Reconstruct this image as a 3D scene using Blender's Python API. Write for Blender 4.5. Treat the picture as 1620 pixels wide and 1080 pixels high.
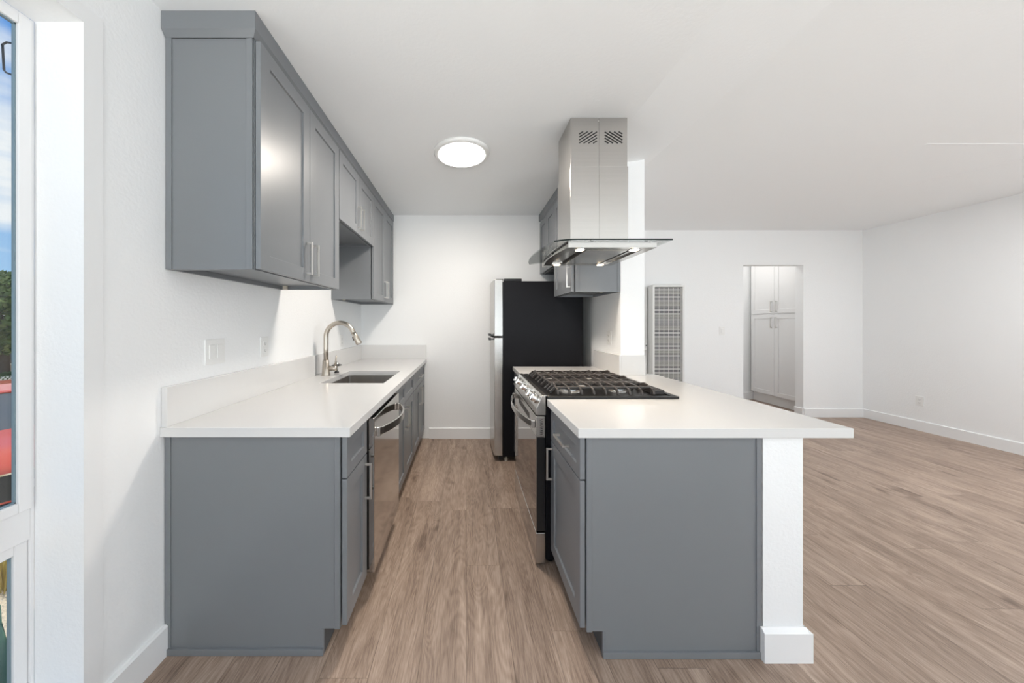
import bpy, bmesh, math, random
from mathutils import Vector, Matrix
random.seed(7)
for o in list(bpy.data.objects): bpy.data.objects.remove(o, do_unlink=True)
SC = bpy.context.scene
COL = SC.collection
R = math.radians

# ------------------------------------------------------------------ camera (X right, Y into the kitchen, Z up)
cam = bpy.data.cameras.new('camera'); cam.sensor_width = 36.0
cam.lens = 510.0 / 1620.0 * 36.0
cam.shift_x = 72.0 / 1620.0; cam.shift_y = -29.5 / 1620.0
cam.clip_start = 0.02; cam.clip_end = 300
camo = bpy.data.objects.new('camera', cam); COL.objects.link(camo)
camo.location = (0, 0, 1.3); camo.rotation_euler = (R(90), 0, 0)
SC.camera = camo
SC.view_settings.view_transform = 'Standard'; SC.view_settings.look = 'None'
SC.view_settings.gamma = 1.0; SC.view_settings.use_curve_mapping = False
SC.view_settings.exposure = 0.95
SC.cycles.use_denoising = True
SC.cycles.max_bounces = 10; SC.cycles.diffuse_bounces = 9; SC.cycles.glossy_bounces = 5
SC.cycles.transparent_max_bounces = 12
SC.cycles.caustics_reflective = False; SC.cycles.caustics_refractive = False
SC.cycles.sample_clamp_indirect = 6.0

# ------------------------------------------------------------------ sky
W = bpy.data.worlds.new('sky'); SC.world = W; W.use_nodes = True
nt = W.node_tree; nt.nodes.clear()
tc = nt.nodes.new('ShaderNodeTexCoord'); sep = nt.nodes.new('ShaderNodeSeparateXYZ')
nt.links.new(tc.outputs['Generated'], sep.inputs[0])
rmp = nt.nodes.new('ShaderNodeValToRGB'); nt.links.new(sep.outputs['Z'], rmp.inputs[0])
rmp.color_ramp.elements[0].position = 0.0; rmp.color_ramp.elements[0].color = (0.42, 0.66, 0.92, 1)
rmp.color_ramp.elements[1].position = 0.5; rmp.color_ramp.elements[1].color = (0.12, 0.34, 0.80, 1)
mp = nt.nodes.new('ShaderNodeMapping'); mp.inputs['Scale'].default_value = (1.2, 1.2, 6.5)
nt.links.new(tc.outputs['Generated'], mp.inputs[0])
nz = nt.nodes.new('ShaderNodeTexNoise'); nz.inputs['Scale'].default_value = 2.2; nz.inputs['Detail'].default_value = 7
nt.links.new(mp.outputs[0], nz.inputs['Vector'])
cr = nt.nodes.new('ShaderNodeValToRGB'); nt.links.new(nz.outputs['Fac'], cr.inputs[0])
cr.color_ramp.elements[0].position = 0.46; cr.color_ramp.elements[1].position = 0.66
mx = nt.nodes.new('ShaderNodeMix'); mx.data_type = 'RGBA'
nt.links.new(cr.outputs[0], mx.inputs[0]); nt.links.new(rmp.outputs[0], mx.inputs[6]); mx.inputs[7].default_value = (0.95, 0.97, 1.0, 1)
bg = nt.nodes.new('ShaderNodeBackground'); bg.inputs[1].default_value = 0.5
nt.links.new(mx.outputs[2], bg.inputs[0])
wo = nt.nodes.new('ShaderNodeOutputWorld'); nt.links.new(bg.outputs[0], wo.inputs[0])

# ------------------------------------------------------------------ sun, side-window daylight, and added fill lamps outside unseen openings
def light(name, kind, loc, rot, energy, color=(1, 1, 1), size=None, size_y=None, spread=None):
    l = bpy.data.lights.new(name, kind); l.energy = energy; l.color = color
    if kind == 'AREA':
        l.shape = 'RECTANGLE'; l.size = size; l.size_y = size_y
        if spread: l.spread = spread
    o = bpy.data.objects.new(name, l); COL.objects.link(o); o.location = loc; o.rotation_euler = rot
    return o
sun = light('sun', 'SUN', (0, 0, 10), (0, 0, 0), 2.0, (1.0, 0.94, 0.84))
sun.data.angle = R(0.6)
sun.rotation_euler = Vector((0.38, 0.5, 1.0)).to_track_quat('Z', 'Y').to_euler()
DAY = (0.93, 0.97, 1.0)
light('added_rear_fill_wide', 'AREA', (2.35, -2.95, 1.20), (R(90), 0, 0), 8, DAY, 3.3, 2.2)  # added lamp behind the camera, brightens the living side
light('added_rear_fill_narrow', 'AREA', (-0.45, -2.95, 1.45), (R(90), 0, 0), 14, DAY, 1.2, 1.4)  # added lamp behind the camera, brightens the kitchen side
light('added_ceiling_fill_left', 'AREA', (-0.45, -3.35, 0.75), (R(90+46), 0, 0), 42, (1.0, 0.985, 0.96), 1.3, 0.8, R(120))  # added upward lamp that lifts the kitchen ceiling
light('daylight_side_window', 'AREA', (-1.62, -0.10, 1.15), (0, R(-90-32), 0), 5, DAY, 2.1, 1.0, R(112))
light('added_right_fill', 'AREA', (5.75, -0.75, 1.35), (0, R(90+25), 0), 42, DAY, 1.7, 2.4)  # added lamp lighting the room from the right, out of view
# added lamp tilted up through the wide rear opening to brighten the ceiling
light('added_ceiling_fill_right', 'AREA', (2.35, -3.75, 0.10), (R(90+60), 0, 0), 82, (1.0, 0.985, 0.96), 4.2, 1.7, R(120))

# ------------------------------------------------------------------ materials
def srgb(r, g, b):
    f = lambda c: (c/255/12.92) if c/255 <= .04045 else ((c/255+.055)/1.055)**2.4
    return (f(r), f(g), f(b), 1)
def mat(name, color, rough=0.5, metal=0.0, bump=None, spec=None, coat=0.0, vary=None):
    m = bpy.data.materials.new(name); m.use_nodes = True
    n = m.node_tree; b = n.nodes['Principled BSDF']
    b.inputs['Base Color'].default_value = color; b.inputs['Roughness'].default_value = rough
    b.inputs['Metallic'].default_value = metal
    if spec is not None: b.inputs['Specular IOR Level'].default_value = spec
    if coat: b.inputs['Coat Weight'].default_value = coat; b.inputs['Coat Roughness'].default_value = 0.1
    t = n.nodes.new('ShaderNodeTexCoord')
    if bump:
        sc, st, dist = bump
        z = n.nodes.new('ShaderNodeTexNoise'); z.inputs['Scale'].default_value = sc; z.inputs['Detail'].default_value = 3
        n.links.new(t.outputs['Object'], z.inputs['Vector'])
        u = n.nodes.new('ShaderNodeBump'); u.inputs['Strength'].default_value = st; u.inputs['Distance'].default_value = dist
        n.links.new(z.outputs['Fac'], u.inputs['Height']); n.links.new(u.outputs[0], b.inputs['Normal'])
    if vary:
        sc3, amt = vary
        mpn = n.nodes.new('ShaderNodeMapping'); mpn.inputs['Scale'].default_value = sc3
        n.links.new(t.outputs['Object'], mpn.inputs[0])
        z = n.nodes.new('ShaderNodeTexNoise'); z.inputs['Scale'].default_value = 1; z.inputs['Detail'].default_value = 4
        n.links.new(mpn.outputs[0], z.inputs['Vector'])
        q = n.nodes.new('ShaderNodeMix'); q.data_type = 'RGBA'
        q.inputs[6].default_value = tuple(c*(1-amt) for c in color[:3])+(1,)
        q.inputs[7].default_value = tuple(min(1, c*(1+amt)) for c in color[:3])+(1,)
        n.links.new(z.outputs['Fac'], q.inputs[0]); n.links.new(q.outputs[2], b.inputs['Base Color'])
    return m
def emit(name, color, s):
    m = bpy.data.materials.new(name); m.use_nodes = True; n = m.node_tree; n.nodes.clear()
    e = n.nodes.new('ShaderNodeEmission'); e.inputs[0].default_value = color; e.inputs[1].default_value = s
    o = n.nodes.new('ShaderNodeOutputMaterial'); n.links.new(e.outputs[0], o.inputs[0]); return m
def clear_glass(name, tint, ior=1.45):
    m = bpy.data.materials.new(name); m.use_nodes = True; n = m.node_tree; n.nodes.clear()
    a = n.nodes.new('ShaderNodeBsdfTransparent'); a.inputs[0].default_value = tint
    g = n.nodes.new('ShaderNodeBsdfGlossy'); g.inputs['Roughness'].default_value = 0.02
    f = n.nodes.new('ShaderNodeFresnel'); ge = n.nodes.new('ShaderNodeNewGeometry'); mr = n.nodes.new('ShaderNodeMapRange')
    mr.inputs['To Min'].default_value = ior; mr.inputs['To Max'].default_value = 1.0/ior      # same reflectance on the way in and out
    n.links.new(ge.outputs['Backfacing'], mr.inputs['Value']); n.links.new(mr.outputs[0], f.inputs[0])
    x = n.nodes.new('ShaderNodeMixShader'); o = n.nodes.new('ShaderNodeOutputMaterial')
    n.links.new(f.outputs[0], x.inputs[0]); n.links.new(a.outputs[0], x.inputs[1]); n.links.new(g.outputs[0], x.inputs[2])
    n.links.new(x.outputs[0], o.inputs[0]); return m

M = {}
M['wall'] = mat('wall_paint', (0.862, 0.87, 0.875, 1), 0.6, bump=(90, 0.25, 0.004), spec=0.3)
M['ceiling'] = mat('ceiling_paint', (0.885, 0.90, 0.91, 1), 0.7, bump=(60, 0.2, 0.004), spec=0.2)
M['trim'] = mat('trim_paint', (0.84, 0.845, 0.85, 1), 0.35)
M['white'] = mat('white_plastic', (0.82, 0.82, 0.81, 1), 0.3)
M['vinyl'] = mat('window_vinyl', (0.80, 0.80, 0.805, 1), 0.3)
M['vinyl_blue'] = mat('glazing_spacer', srgb(120, 140, 150), 0.4)
M['grey'] = mat('cabinet_grey_paint', (0.188, 0.199, 0.213, 1), 0.36, vary=((3, 3, 3), 0.04))
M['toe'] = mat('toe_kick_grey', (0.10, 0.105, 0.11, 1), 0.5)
M['pantry'] = mat('pantry_white_paint', (0.80, 0.80, 0.80, 1), 0.35)
M['quartz'] = mat('white_quartz', (0.67, 0.665, 0.66, 1), 0.16, vary=((5, 5, 5), 0.012))
M['steel'] = mat('brushed_stainless', (0.53, 0.515, 0.495, 1), 0.26, 1.0, vary=((2, 2, 160), 0.06))
M['steel_mirror'] = mat('polished_stainless', (0.58, 0.56, 0.54, 1), 0.09, 1.0)
M['steel_sink'] = mat('satin_sink_steel', (0.42, 0.40, 0.38, 1), 0.32, 1.0, vary=((40, 3, 3), 0.08))
M['nickel'] = mat('brushed_nickel', (0.50, 0.455, 0.40, 1), 0.30, 1.0)
M['chrome'] = mat('polished_chrome', (0.85, 0.84, 0.82, 1), 0.08, 1.0)
M['pull'] = mat('satin_pull_metal', (0.74, 0.72, 0.69, 1), 0.3, 1.0)
M['black'] = mat('black_enamel', (0.010, 0.010, 0.011, 1), 0.28)
M['black_side'] = mat('black_textured_steel', (0.010, 0.010, 0.012, 1), 0.34, bump=(300, 0.1, 0.0006), spec=0.10)
M['iron'] = mat('cast_iron', (0.055, 0.048, 0.045, 1), 0.38, bump=(200, 0.2, 0.001))
M['burner'] = mat('burner_aluminium', (0.6, 0.6, 0.6, 1), 0.35, 1.0)
M['oven_glass'] = mat('dark_oven_glass', (0.30, 0.28, 0.27, 1), 0.04, 1.0)
M['dark'] = mat('dark_void', (0.02, 0.02, 0.02, 1), 0.7)
M['heater'] = mat('heater_enamel', (0.74, 0.74, 0.72, 1), 0.35)
M['heater_in'] = mat('heater_inner_metal', (0.085, 0.082, 0.08, 1), 0.5, 0.3, vary=((1, 1, 9), 0.5))
M['lamp'] = emit('lamp_diffuser', (1.0, 0.95, 0.88, 1), 18.0)
M['hood_lamp'] = emit('hood_lamp_lens', (1.0, 0.74, 0.45, 1), 12.0)
M['pane'] = clear_glass('window_glass', (0.97, 0.985, 0.98, 1))
M['canopy'] = clear_glass('canopy_glass', (0.95, 0.965, 0.96, 1), 1.22)
M['glass_edge'] = mat('dark_glass_edge', (0.012, 0.018, 0.017, 1), 0.6, spec=0.1)
M['clip'] = mat('clear_plastic_clip', (0.55, 0.5, 0.42, 1), 0.2)

def wood_floor():
    m = bpy.data.materials.new('vinyl_plank_floor'); m.use_nodes = True; n = m.node_tree; L = n.links
    b = n.nodes['Principled BSDF']; t = n.nodes.new('ShaderNodeTexCoord')
    sp = n.nodes.new('ShaderNodeSeparateXYZ'); L.new(t.outputs['Object'], sp.inputs[0])
    cb = n.nodes.new('ShaderNodeCombineXYZ'); L.new(sp.outputs['X'], cb.inputs[1])
    def mth(op, a, b_=None):
        q = n.nodes.new('ShaderNodeMath'); q.operation = op
        L.new(a, q.inputs[0]) if not isinstance(a, float) else None
        if b_ is not None:
            if isinstance(b_, float): q.inputs[1].default_value = b_
            else: L.new(b_, q.inputs[1])
        return q.outputs[0]
    row = mth('FLOOR', mth('DIVIDE', sp.outputs['X'], 0.18))
    wn = n.nodes.new('ShaderNodeTexWhiteNoise'); wn.noise_dimensions = '1D'; L.new(row, wn.inputs['W'])
    L.new(mth('ADD', sp.outputs['Y'], mth('MULTIPLY', wn.outputs['Value'], 1.22)), cb.inputs[0])
    def brick(c1, c2, mort, msize):
        k = n.nodes.new('ShaderNodeTexBrick'); L.new(cb.outputs[0], k.inputs['Vector'])
        k.offset = 0.0; k.inputs['Scale'].default_value = 1.0
        k.inputs['Color1'].default_value = c1; k.inputs['Color2'].default_value = c2; k.inputs['Mortar'].default_value = mort
        k.inputs['Mortar Size'].default_value = msize; k.inputs['Mortar Smooth'].default_value = 0.3
        k.inputs['Brick Width'].default_value = 1.22; k.inputs['Row Height'].default_value = 0.18; return k
    k = brick((0, 0, 0, 1), (1, 1, 1, 1), (0.5, 0.5, 0.5, 1), 0.0)
    k2 = brick((1, 1, 1, 1), (1, 1, 1, 1), (0, 0, 0, 1), 0.0011)
    # each plank shifts its own grain
    sh = n.nodes.new('ShaderNodeVectorMath'); sh.operation = 'SCALE'; sh.inputs['Scale'].default_value = 17.3
    L.new(k.outputs['Color'], sh.inputs[0])
    ad = n.nodes.new('ShaderNodeVectorMath'); ad.operation = 'ADD'; L.new(t.outputs['Object'], ad.inputs[0]); L.new(sh.outputs[0], ad.inputs[1])
    def noise(scale, detail, s=1.0, dist=0.0, rough=0.55):
        mpn = n.nodes.new('ShaderNodeMapping'); mpn.inputs['Scale'].default_value = scale; L.new(ad.outputs[0], mpn.inputs[0])
        z = n.nodes.new('ShaderNodeTexNoise'); z.inputs['Scale'].default_value = s; z.inputs['Detail'].default_value = detail
        z.inputs['Distortion'].default_value = dist; z.inputs['Roughness'].default_value = rough
        L.new(mpn.outputs[0], z.inputs['Vector']); return z
    broad = noise((13, 1.6, 1), 5, 1, 0.9, 0.62)
    fine = noise((230, 11, 1), 4, 1, 0.3, 0.7)
    cath = noise((5.5, 0.9, 1), 2, 1, 1.2)
    mm = n.nodes.new('ShaderNodeMath'); mm.operation = 'MULTIPLY'; mm.inputs[1].default_value = 120; L.new(cath.outputs['Fac'], mm.inputs[0])
    sn = n.nodes.new('ShaderNodeMath'); sn.operation = 'SINE'; L.new(mm.outputs[0], sn.inputs[0])
    kn = noise((5, 3.0, 1), 2, 1, 0.3)
    kr = n.nodes.new('ShaderNodeValToRGB'); L.new(kn.outputs['Fac'], kr.inputs[0])
    kr.color_ramp.elements[0].position = 0.63; kr.color_ramp.elements[1].position = 0.78
    def mul(a, f):
        q = n.nodes.new('ShaderNodeMath'); q.operation = 'MULTIPLY'; L.new(a, q.inputs[0]); q.inputs[1].default_value = f; return q.outputs[0]
    def add(a, c):
        q = n.nodes.new('ShaderNodeMath'); q.operation = 'ADD'; L.new(a, q.inputs[0]); L.new(c, q.inputs[1]); return q.outputs[0]
    v = add(add(mul(broad.outputs['Fac'], 0.52), mul(fine.outputs['Fac'], 0.50)), mul(sn.outputs[0], 0.032))
    v = add(v, mul(k.outputs['Color'], 0.05)); v = add(v, mul(kr.outputs[0], -0.22))
    ramp = n.nodes.new('ShaderNodeValToRGB'); L.new(v, ramp.inputs[0])
    e = ramp.color_ramp.elements
    e[0].position = 0.34; e[0].color = srgb(108, 89, 77)
    e[1].position = 0.74; e[1].color = srgb(192, 171, 155)
    c = ramp.color_ramp.elements.new(0.54); c.color = srgb(157, 136, 121)
    q = n.nodes.new('ShaderNodeMix'); q.data_type = 'RGBA'; q.blend_type = 'MULTIPLY'; q.inputs[0].default_value = 0.5
    L.new(ramp.outputs[0], q.inputs[6]); L.new(k2.outputs['Color'], q.inputs[7])
    L.new(q.outputs[2], b.inputs['Base Color']); b.inputs['Roughness'].default_value = 0.42; b.inputs['Specular IOR Level'].default_value = 0.4
    u = n.nodes.new('ShaderNodeBump'); u.inputs['Strength'].default_value = 0.12; u.inputs['Distance'].default_value = 0.002
    L.new(fine.outputs['Fac'], u.inputs['Height']); L.new(u.outputs[0], b.inputs['Normal'])
    return m
M['floor'] = wood_floor()

# ------------------------------------------------------------------ mesh helpers
def box(bm, x0, x1, y0, y1, z0, z1, mi=0):
    v = [bm.verts.new(p) for p in ((x0,y0,z0),(x1,y0,z0),(x1,y1,z0),(x0,y1,z0),(x0,y0,z1),(x1,y0,z1),(x1,y1,z1),(x0,y1,z1))]
    for f in ((0,3,2,1),(4,5,6,7),(0,1,5,4),(1,2,6,5),(2,3,7,6),(3,0,4,7)):
        bm.faces.new([v[i] for i in f]).material_index = mi
def obj(name, bm, m, parent=None, smooth=False, bevel=0.0, seg=2, origin=None, autosmooth=None):
    me = bpy.data.meshes.new(name); bmesh.ops.recalc_face_normals(bm, faces=bm.faces)
    if origin is not None: bmesh.ops.translate(bm, verts=bm.verts, vec=-Vector(origin))
    bm.to_mesh(me); bm.free()
    for mm in (m if isinstance(m, (list, tuple)) else [m]): me.materials.append(M[mm])
    if smooth:
        for p in me.polygons: p.use_smooth = True
    o = bpy.data.objects.new(name, me); COL.objects.link(o)
    if origin is not None: o.location = origin
    if parent is not None:
        o.parent = parent
        if origin is None: o.location = -Vector(world_loc(parent))
        else: o.location = Vector(origin) - Vector(world_loc(parent))
    if bevel:
        b = o.modifiers.new('bevel', 'BEVEL'); b.width = bevel; b.segments = seg; b.limit_method = 'ANGLE'; b.angle_limit = R(40)
        b.harden_normals = False
    return o
def world_loc(o):
    v = Vector(o.location)
    while o.parent: o = o.parent; v += Vector(o.location)
    return v
def tag(o, label, cat, group=None, kind=None):
    o['label'] = label; o['category'] = cat
    if group: o['group'] = group
    if kind: o['kind'] = kind
    return o
def thing(name, label, cat, loc, group=None):
    o = bpy.data.objects.new(name, None); o.empty_display_size = 0.05; COL.objects.link(o); o.location = loc
    return tag(o, label, cat, group)
def struct(name, bm, m, **k):
    o = obj(name, bm, m, **k); o['kind'] = 'structure'; return o
def B(*boxes):
    bm = bmesh.new()
    for b in boxes: box(bm, *b)
    return bm
def tube(bm, pts, rad, n=12, cap=True, mi=0):
    pts = [Vector(p) for p in pts]; rr = rad if isinstance(rad, (list, tuple)) else [rad]*len(pts)
    rings = []; prev = None
    for i, p in enumerate(pts):
        d = (pts[min(i+1, len(pts)-1)] - pts[max(i-1, 0)]).normalized()
        if prev is None:
            a = Vector((0, 0, 1)) if abs(d.z) < 0.9 else Vector((0, 1, 0))
            u = d.cross(a).normalized()
        else:
            u = (prev - d*prev.dot(d)).normalized()
        prev = u; w = d.cross(u)
        rings.append([bm.verts.new(p + (u*math.cos(2*math.pi*k/n) + w*math.sin(2*math.pi*k/n))*rr[i]) for k in range(n)])
    for a, b in zip(rings, rings[1:]):
        for k in range(n): bm.faces.new((a[k], a[(k+1) % n], b[(k+1) % n], b[k])).material_index = mi
    if cap: bm.faces.new(rings[0][::-1]).material_index = mi; bm.faces.new(rings[-1]).material_index = mi
def strap(bm, pts, w, h, up=(0, 0, 1), mi=0):
    """rectangular section swept along pts: w across, h along 'up'"""
    pts = [Vector(p) for p in pts]; up = Vector(up).normalized(); rings = []
    for i, p in enumerate(pts):
        d = (pts[min(i+1, len(pts)-1)] - pts[max(i-1, 0)]).normalized(); s = d.cross(up).normalized()*w/2; u2 = s.cross(d).normalized()*h/2
        rings.append([bm.verts.new(p + q) for q in (s+u2, -s+u2, -s-u2, s-u2)])
    for a, b in zip(rings, rings[1:]):
        for k in range(4): bm.faces.new((a[k], a[(k+1) % 4], b[(k+1) % 4], b[k])).material_index = mi
    bm.faces.new(rings[0][::-1]).material_index = mi; bm.faces.new(rings[-1]).material_index = mi
def lathe(bm, prof, c, axis='z', n=32, mi=0):
    c = Vector(c); rings = []
    for r, h in prof:
        ring = []
        for k in range(n):
            a = 2*math.pi*k/n; p = (r*math.cos(a), r*math.sin(a), h)
            if axis == 'x': p = (h, p[0], p[1])
            if axis == 'y': p = (p[0], h, p[1])
            ring.append(bm.verts.new(c + Vector(p)))
        rings.append(ring)
    for a, b in zip(rings, rings[1:]):
        for k in range(n): bm.faces.new((a[k], a[(k+1) % n], b[(k+1) % n], b[k])).material_index = mi
    if prof[0][0] > 1e-5: bm.faces.new(rings[0][::-1]).material_index = mi
    if prof[-1][0] > 1e-5: bm.faces.new(rings[-1]).material_index = mi
def prism(bm, poly, axis, a, b, mi=0):
    """poly: list of 2-D points; axis 'y' -> points are (x,z); 'x' -> (y,z); 'z' -> (x,y)"""
    f = {'y': lambda p, t: (p[0], t, p[1]), 'x': lambda p, t: (t, p[0], p[1]), 'z': lambda p, t: (p[0], p[1], t)}[axis]
    va = [bm.verts.new(f(p, a)) for p in poly]; vb = [bm.verts.new(f(p, b)) for p in poly]
    bm.faces.new(va).material_index = mi; bm.faces.new(vb[::-1]).material_index = mi
    for i in range(len(poly)):
        j = (i+1) % len(poly); bm.faces.new((va[j], va[i], vb[i], vb[j])).material_index = mi

# ------------------------------------------------------------------ setting: dimensions
XL, XR = -1.185, 5.47         # side walls
YF, YK, YB = -2.60, 3.63, 4.45   # wall behind the camera, kitchen back wall, living room back wall
HK, HR = 2.51, 2.575          # ceiling heights
T = 0.15
WY0, WY1, WZ0, WZ1 = -0.62, 0.9956, 0.06, 2.229     # side window opening
XS0, XS1, YS = 1.196, 1.38, 2.50                       # partition wall between kitchen and living room

bm = bmesh.new(); box(bm, XL-T, XR+T, YF-T, YB+1.35, -0.12, 0.0)
struct('floor', bm, 'floor')
# left wall with window opening
bm = B((XL-T, XL, YF, WY0, 0, HR+.1), (XL-T, XL, WY1, YK+.02, 0, HR+.1), (XL-T, XL, WY0, WY1, 0, WZ0), (XL-T, XL, WY0, WY1, WZ1, HR+.1))
struct('wall_left', bm, 'wall')
struct('wall_back_kitchen', B((XL-T, XS0+.02, YK, YK+.12, 0, HR+.1)), 'wall')
# partition (its end shows behind the range) running back to the living room wall
struct('wall_partition', B((XS0, XS1, YS, YB, 0, HR+.02)), 'wall')
# living room back wall with doorway
DX0, DX1, DH = 3.82, 4.65, 2.10
struct('wall_back_living', B((XS1, DX0, YB, YB+.11, 0, HR+.1), (DX1, XR, YB, YB+.11, 0, HR+.1), (DX0, DX1, YB, YB+.11, DH, HR+.1)), 'wall')
RW0, RW1, RZ0, RZ1 = -2.0, 0.5, .45, 2.2
struct('wall_right', B((XR, XR+T, YF, RW0, 0, HR+.1), (XR, XR+T, RW1, YB+.11, 0, HR+.1), (XR, XR+T, RW0, RW1, 0, RZ0), (XR, XR+T, RW0, RW1, RZ1, HR+.1)), 'wall')
# wall behind the camera, with openings added for the fill lamps
bm = B((XL-T, -1.05, YF-T, YF, 0, HR+.1), (-1.05, 0.15, YF-T, YF, 0, .75), (-1.05, 0.15, YF-T, YF, 2.15, HR+.1),
       (0.15, 0.70, YF-T, YF, 0, HR+.1), (0.70, 4.0, YF-T, YF, 2.3, HR+.1), (4.0, XR+T, YF-T, YF, 0, HR+.1))
struct('wall_front', bm, 'wall')
# ceiling: flat over the kitchen, rising gently to the living room
bm = bmesh.new()
prof = [(XL-T, HK), (0.98, HK), (1.45, HR), (XR+T, HR), (XR+T, HR+.25), (XL-T, HR+.25)]
prism(bm, prof, 'y', YF-T, YB+.11)
# two faint raised strips
strap(bm, [(3.28, 2.30, HR), (5.40, 2.30, HR)], 0.012, 0.004)
strap(bm, [(4.10, 3.02, HR), (4.40, 2.35, HR)], 0.012, 0.003)
struct('ceiling', bm, 'ceiling')
# small hall beyond the doorway
struct('wall_hall_left', B((3.45, 3.55, YB+.11, YB+1.2, 0, 2.5)), 'wall')
struct('wall_hall_back', B((3.45, XR+T, YB+1.05, YB+1.15, 0, 2.5)), 'wall')
struct('wall_hall_right', B((XR, XR+T, YB+.11, YB+1.05, 0, 2.5)), 'wall')
struct('ceiling_hall', B((3.45, XR+T, YB+.11, YB+1.2, 2.44, 2.5)), 'ceiling')

def baseboard(name, x0, x1, y0, y1, side):
    """side: direction the board faces: '+x' '-x' '-y'"""
    h, t = 0.12, 0.016; bm = bmesh.new()
    if side == '+x': prism(bm, [(x0, 0), (x0+t, 0), (x0+t, h-.006), (x0+t-.006, h), (x0, h)], 'y', y0, y1)
    if side == '-x': prism(bm, [(x0, 0), (x0-t, 0), (x0-t, h-.006), (x0-t+.006, h), (x0, h)], 'y', y0, y1)
    if side == '-y': prism(bm, [(y0, 0), (y0-t, 0), (y0-t, h-.006), (y0-t+.006, h), (y0, h)], 'x', x0, x1)
    return struct(name, bm, 'trim')
baseboard('baseboard_left', XL, 0, YF, 1.262, '+x')
baseboard('baseboard_back_kitchen', -0.42, 1.19, YK, 0, '-y')
baseboard('baseboard_back_living', XS1, DX0, YB, 0, '-y')
baseboard('baseboard_back_corner', DX1, XR, YB, 0, '-y')
baseboard('baseboard_right', XR, 0, YF, YB, '-x')
baseboard('baseboard_partition', XS1, 0, 2.62, YB, '+x')
baseboard('baseboard_door_jamb', DX1, 0, YB, YB+.11, '-x')
baseboard('baseboard_hall', 3.55, 4.9, YB+1.05, 0, '-y')

# pony wall that ends in the white column at the front of the peninsula
bm = B((1.150, 1.304, 1.250, 2.50, 0, 0.857))
struct('wall_peninsula', bm, 'wall')
bm = bmesh.new()
for (e, z0, z1) in ((0.020, 0, .112),):
    box(bm, 1.150-.012, 1.304+e, 1.250-e, 1.250-.001, z0, z1)
    box(bm, 1.304+.001, 1.304+e, 1.250, 2.50, z0, z1)
bm2 = bm
# chamfered cap
prism(bm2, [(1.250-.001, .112), (1.250-.020, .112), (1.250-.006, .126), (1.250-.001, .126)], 'x', 1.150-.012, 1.304+.006)
prism(bm2, [(1.304+.001, .112), (1.304+.020, .112), (1.304+.006, .126), (1.304+.001, .126)], 'y', 1.250-.006, 2.50)
struct('baseboard_peninsula', bm2, 'trim')

# ---- side window
win = bpy.data.objects.new('window_1', None); COL.objects.link(win); win.location = (-1.335, (WY0+WY1)/2, WZ0); win['kind'] = 'structure'
e = 0.001; XO, XI = -1.362, -1.325
bm = B((XO, XI-.008, WY0+e, WY0+.05, WZ0+e, WZ1-e), (XO, XI-.008, .985, WY1-e, WZ0+e, WZ1-e),
       (XO, XI-.008, WY0+.05, .985, WZ1-.012, WZ1-e), (XO, XI-.008, WY0+.05, .985, WZ0+e, WZ0+.03), (XO, XI-.008, WY0+.05, .985, .640, .735))
obj('window_frame', bm, 'vinyl', win, bevel=.0015)
def sash(z0, z1, name, xi):
    y0, y1, w = WY0+.051, .984, .030
    bm = B((xi-.019, xi, y0, y0+w, z0, z1), (xi-.019, xi, y1-w, y1, z0, z1), (xi-.019, xi, y0+w, y1-w, z1-w, z1), (xi-.019, xi, y0+w, y1-w, z0, z0+w))
    obj(name, bm, 'vinyl', win, bevel=.002)
    g = xi-.0125
    bm = B((g-.005, g+.004, y0+w-.002, y0+w+.003, z0+w, z1-w), (g-.005, g+.004, y1-w-.003, y1-w+.002, z0+w, z1-w),
           (g-.005, g+.004, y0+w, y1-w, z1-w-.004, z1-w), (g-.005, g+.004, y0+w, y1-w, z0+w, z0+w+.004))
    obj('glazing_bead', bm, 'vinyl_blue', win)
    obj('pane', B((g-.006, g-.002, y0+w, y1-w, z0+w, z1-w)), 'pane', win)
sash(.7355, WZ1-.0125, 'upper_sash', XI)
sash(WZ0+.0305, .6395, 'lower_sash', XI-.014)
# flat casing band round the opening
bm = B((XL, XL+.003, WY1, WY1+.053, 0.12, WZ1+.053), (XL, XL+.003, WY0, WY1, WZ1, WZ1+.053))
struct('trim_1', bm, 'trim')
# unseen windows behind the camera, added to let the fill lamps in
def added_rear_window(name, x0, x1, z0, z1, mull):
    w = bpy.data.objects.new(name, None); COL.objects.link(w); w.location = ((x0+x1)/2, YF-.07, z0); w['kind'] = 'structure'
    f = .05; a, b = YF-.10, YF-.04
    bx = [(x0, x0+f, a, b, z0, z1), (x1-f, x1, a, b, z0, z1), (x0+f, x1-f, a, b, z1-f, z1), (x0+f, x1-f, a, b, z0, z0+f)]
    for m_ in mull: bx.append((m_-f/2, m_+f/2, a, b, z0+f, z1-f))
    obj('window_frame', B(*bx), 'vinyl', w, bevel=.002)
    obj('pane', B((x0+f, x1-f, YF-.072, YF-.068, z0+f, z1-f)), 'pane', w)
added_rear_window('added_window_2', -1.049, 0.149, .751, 2.149, [-.45])
added_rear_window('added_window_3', 0.701, 3.999, .001, 2.299, [2.35])

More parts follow.
